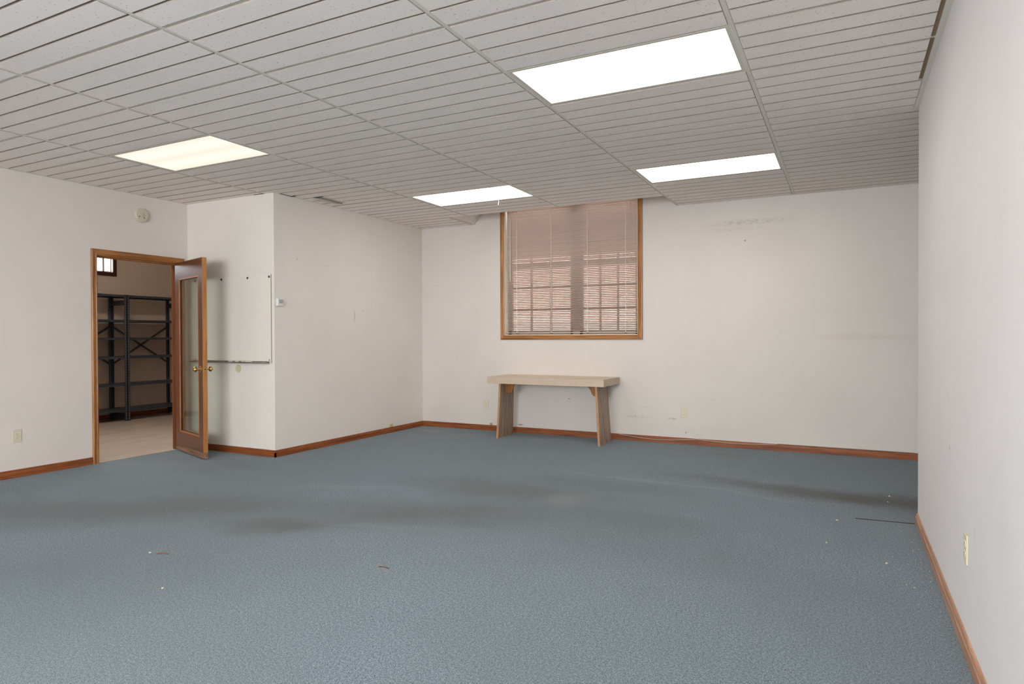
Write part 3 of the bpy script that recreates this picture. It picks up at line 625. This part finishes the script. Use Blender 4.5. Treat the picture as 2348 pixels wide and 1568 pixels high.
def outlet(c, nrm, label):
    """duplex outlet centred at c on a wall with inward normal nrm"""
    o = thing('wall_outlet', label, 'outlet', c, 'ivory duplex wall outlets'); N = Vector(nrm); A = Vector((0, 0, 1)).cross(N)
    fm = lambda a, b, h: tuple(Vector(c)+A*a+Vector((0, 0, b))+N*h)
    def bx(mb, a0, a1, b0, b1, h0, h1, mt): mb.hexa([fm(a0, b0, h0), fm(a1, b0, h0), fm(a1, b1, h0), fm(a0, b1, h0), fm(a0, b0, h1), fm(a1, b0, h1), fm(a1, b1, h1), fm(a0, b1, h1)], mt)
    mb = MB(); bx(mb, -.036, .036, -.058, .058, 0, .006, M_IVORY); rel(mb, o).build('cover_plate', o, .003)
    for s in (-1, 1):
        mb = MB(); poly = [(.0165*math.cos(t*PI/8)*1.0, max(-.0125, min(.0125, .0165*math.sin(t*PI/8)))+s*.0195) for t in range(16)]
        mb.prism(poly, fm, .005, .0078, M_IVD)
        sk = rel(mb, o).build('socket', o)
        mb = MB(); bx(mb, -.0075, -.0050, s*.0195-.001, s*.0195+.008, .0075, .0082, M_SLOT); bx(mb, .0050, .0075, s*.0195, s*.0195+.007, .0075, .0082, M_SLOT)
        mb.prism([(.003*math.cos(t*PI/4), .003*math.sin(t*PI/4)+s*.0195-.0062) for t in range(8)], fm, .0075, .0082, M_SLOT)
        rel(mb, o).build('slots', sk)
    mb = MB(); mb.prism([(.0028*math.cos(t*PI/4), .0028*math.sin(t*PI/4)) for t in range(8)], fm, .005, .0072, M_STEEL); rel(mb, o).build('screw', o)
outlet((-4.221, YB, .340), (0, -1, 0), 'ivory outlet on the window wall, left of the desk')
outlet((-1.641, YB, .356), (0, -1, 0), 'ivory outlet on the window wall, right of the desk')
outlet((XL, 3.174, .366), (1, 0, 0), 'ivory outlet low on the left wall beside the doorway')
outlet((XR, 3.070, .400), (-1, 0, 0), 'ivory outlet on the near right wall')
mb = MB(); mb.lathe([(.010, 0), (.010, .003), (.006, .006), (.006, .018), (.009, .022), (.009, .026)], (-2.178, YB, .292), (0, -1, 0), M_WHITE, 14)
tag(mb.build('wall_plug', smooth=True), 'tiny white plastic peg in the wall right of the desk', 'wall peg')

# ------------------------------------------------------------------ desk
o = thing('desk', 'beige laminate desk with splayed wood panel legs against the window wall', 'desk', (-3.15, 7.2, 0))
mb = MB(); mb.box(-3.885, -2.400, 6.935, 7.507, .665, .7440, M_LAM); mb.box(-3.885, -2.400, 6.935, 7.507, .7441, .7455, M_LAMT); rel(mb, o).build('desktop', o, .002)
def leg(xt, xb, s, lab):
    t = .026
    def pan(u0, u1, y0t, y0b, y1t, y1b, mt, mb):
        mb.hexa([(xb+u0, y0b, 0), (xb+u1, y0b, 0), (xb+u1, y1b, 0), (xb+u0, y1b, 0), (xt+u0, y0t, .665), (xt+u1, y0t, .665), (xt+u1, y1t, .665), (xt+u0, y1t, .665)], mt)
    mb = MB(); pan(-t/2+.001, t/2-.001, 6.99, 6.972, 7.30, 7.33, M_PANEL, mb); L = rel(mb, o).build('leg', o)
    mb = MB(); pan(-t/2, t/2, 6.968, 6.950, 6.99, 6.972, M_EDGE, mb); rel(mb, o).build('front_edge', L)
    L2 = mb; mb = MB(); pan(-t/2-.001, t/2+.001, 7.30, 7.33, 7.315, 7.345, M_GUSS, mb); rel(mb, o).build('back_edge', L)
    poly = [(0, .665), (.20, .665)]+[(.20-.10*math.sin(q*PI/12), .585+.08*math.cos(q*PI/12)) for q in range(1, 6)]+[(.094, .585), (.085, .562), (.066, .546), (.040, .540), (0, .540)]
    mb = MB(); mb.prism(poly, lambda a, b, h: (xt+s*(t/2-.004+a), h, b), 7.10, 7.122, M_GUSS); rel(mb, o).build('gusset', o)
leg(-3.727, -3.757, 1, 'left'); leg(-2.503, -2.462, -1, 'right')

# cable along the baseboard
mb = MB(); pts = []
for q in range(0, 81):
    x = -2.40+q*(3.0/80); t = q/80
    s_ = .068-.033*math.sin(min(1, t/.30)*PI) if t < .30 else (.070-.020*math.sin((t-.30)/.28*PI) if t < .58 else .071)
    pts.append((x, YB-.017-(.004 if t < .58 else -.012), s_+(.0 if t < .58 else .003)))
mb.tube(pts, .0028, M_CABLE, 8)
tag(mb.build('cable', smooth=True), 'thin pale cable drooping along the baseboard right of the desk', 'cable')
mb = MB(); mb.tube([(-3.50, 2.39, .005), (-3.48, 2.403, .007), (-3.46, 2.416, .007), (-3.435, 2.414, .004)], .003, mat('red_brown_twig', (.22, .06, .03), .7), 6)
tag(mb.build('twig', smooth=True), 'short reddish twig lying on the carpet at lower left', 'twig')
mb = MB(); mb.tube([(-2.235, 2.79, .002), (-2.20, 2.797, .003), (-2.165, 2.79, .002)], .0016, M_DARK, 6); tag(mb.build('carpet_splinter'), 'dark splinter on the pale worn patch of carpet', 'splinter')
mb = MB(); mb.tube([(.06, 4.954, .0005), (.22, 4.966, .0005), (.405, 4.98, .0005)], .0035, M_DARK, 6); struct(mb.build('trim_4'), 'open carpet seam beside the right wall corner', 'seam')
# crumbs
mb = MB(); CR = mat('pale_crumb', (.62, .52, .42), .8)
def crumb(x, y, s):
    R = Matrix.Translation((x, y, s*.3)) @ Matrix.Rotation(random.random()*PI, 4, 'Z') @ Matrix.Rotation(random.random(), 4, 'X')
    mb.hexa([R @ Vector(p) for p in ((-s, -s*.5, -s*.3), (s*.8, -s*.6, -s*.3), (s, s*.4, -s*.3), (-s*.7, s*.6, -s*.3), (-s*.5, -s*.3, s*.3), (s*.5, -s*.3, s*.3), (s*.6, s*.3, s*.3), (-s*.4, s*.4, s*.3))], CR)
for _ in range(45): crumb(random.uniform(-5.1, .5), YB-.02-abs(random.gauss(0, .12))-.01, random.uniform(.002, .005))
for _ in range(40): crumb(XC+.03+abs(random.gauss(0, .1)), random.uniform(6.2, 7.45), random.uniform(.002, .004))
for _ in range(30): crumb(XR-.03-abs(random.gauss(0, .09)), random.uniform(3.4, 4.9), random.uniform(.002, .004))
for _ in range(45): crumb(random.uniform(-5.5, .2), random.uniform(2.5, 7), random.uniform(.0015, .0035))
for x, y in ((.30, 5.75), (.28, 5.55), (-.05, 4.85), (-3.56, 2.39), (-.1, 4.3), (.2, 4.05), (-3.0, 2.08)): crumb(x, y, .008)
tag(mb.build('carpet_crumbs'), 'pale crumbs and chips scattered over the carpet', 'debris', None, 'stuff')

# ------------------------------------------------------------------ steel shelving in the storage room
def shelving(y0, label):
    W, D, Z = .925, .385, 1.872; xb = XS2+.075; xf = xb+D
    o = thing('shelving_unit', label, 'shelving unit', ((xb+xf)/2, y0+W/2, 0), 'grey steel shelving in the storage room')
    a, t = .036, .003
    for xx, sx in ((xf, -1), (xb, 1)):
        for yy, sy in ((y0, 1), (y0+W, -1)):
            mb = MB()
            mb.box(min(xx, xx+sx*t), max(xx, xx+sx*t), min(yy, yy+sy*a), max(yy, yy+sy*a), 0, Z, M_SHELF)
            mb.box(min(xx, xx+sx*a), max(xx, xx+sx*a), min(yy, yy+sy*t), max(yy, yy+sy*t), 0, Z, M_SHELF)
            z = .03
            while z < Z-.02:
                hx = xx+(.0004 if sx < 0 else t+.0002)
                mb.box(hx-.0004, hx+.0004, yy+sy*.018-.0035, yy+sy*.018+.0035, z, z+.012, M_HOLE); z += .038
            rel(mb, o).build('post', o)
    for z in (1.868, 1.500, 1.236, .958, .550, .175):
        mb = MB(); mb.box(xb+.003, xf-.003, y0+.003, y0+W-.003, z-.002, z, M_SHELF)
        for x0_, x1_, ya, yb in ((xf-.005, xf-.003, y0+.003, y0+W-.003), (xb+.003, xb+.005, y0+.003, y0+W-.003), (xb+.003, xf-.003, y0+.003, y0+.005), (xb+.003, xf-.003, y0+W-.005, y0+W-.003)):
            mb.box(x0_, x1_, ya, yb, z-.034, z, M_SHELF)
        rel(mb, o).build('shelf', o)
    for za, zb in ((1.403, .840), (.840, 1.403)):
        mb = MB(); dz = .016
        mb.hexa([(xb-.004, y0+.02, za-dz), (xb-.004, y0+W-.02, zb-dz), (xb-.004, y0+W-.02, zb+dz), (xb-.004, y0+.02, za+dz), (xb-.001, y0+.02, za-dz), (xb-.001, y0+W-.02, zb-dz), (xb-.001, y0+W-.02, zb+dz), (xb-.001, y0+.02, za+dz)], M_SHELF)
        rel(mb, o).build('cross_brace', o)
    for yy in (y0+.006, y0+W-.006):
        for z in (1.715, .03):
            mb = MB(); mb.box(xb+.003, xf-.003, yy-.0015, yy+.0015, z, z+.075, M_SHELF); rel(mb, o).build('side_plate', o)
    return o
shelving(6.068-.925-.003, 'dark steel shelving unit at left inside the storage room, cut off by the doorway')
shelving(6.072, 'dark steel shelving unit with full cross bracing, partly behind the glass door')
mb = MB(); mb.box(-9.66, -9.53, 5.52, 5.72, 1.869, 1.895, mat('crumpled_foil', (.55, .56, .6), .3, .6)); tag(mb.build('foil_packet', bevel=.006), 'small silvery packet on top of the left shelving unit', 'packet')
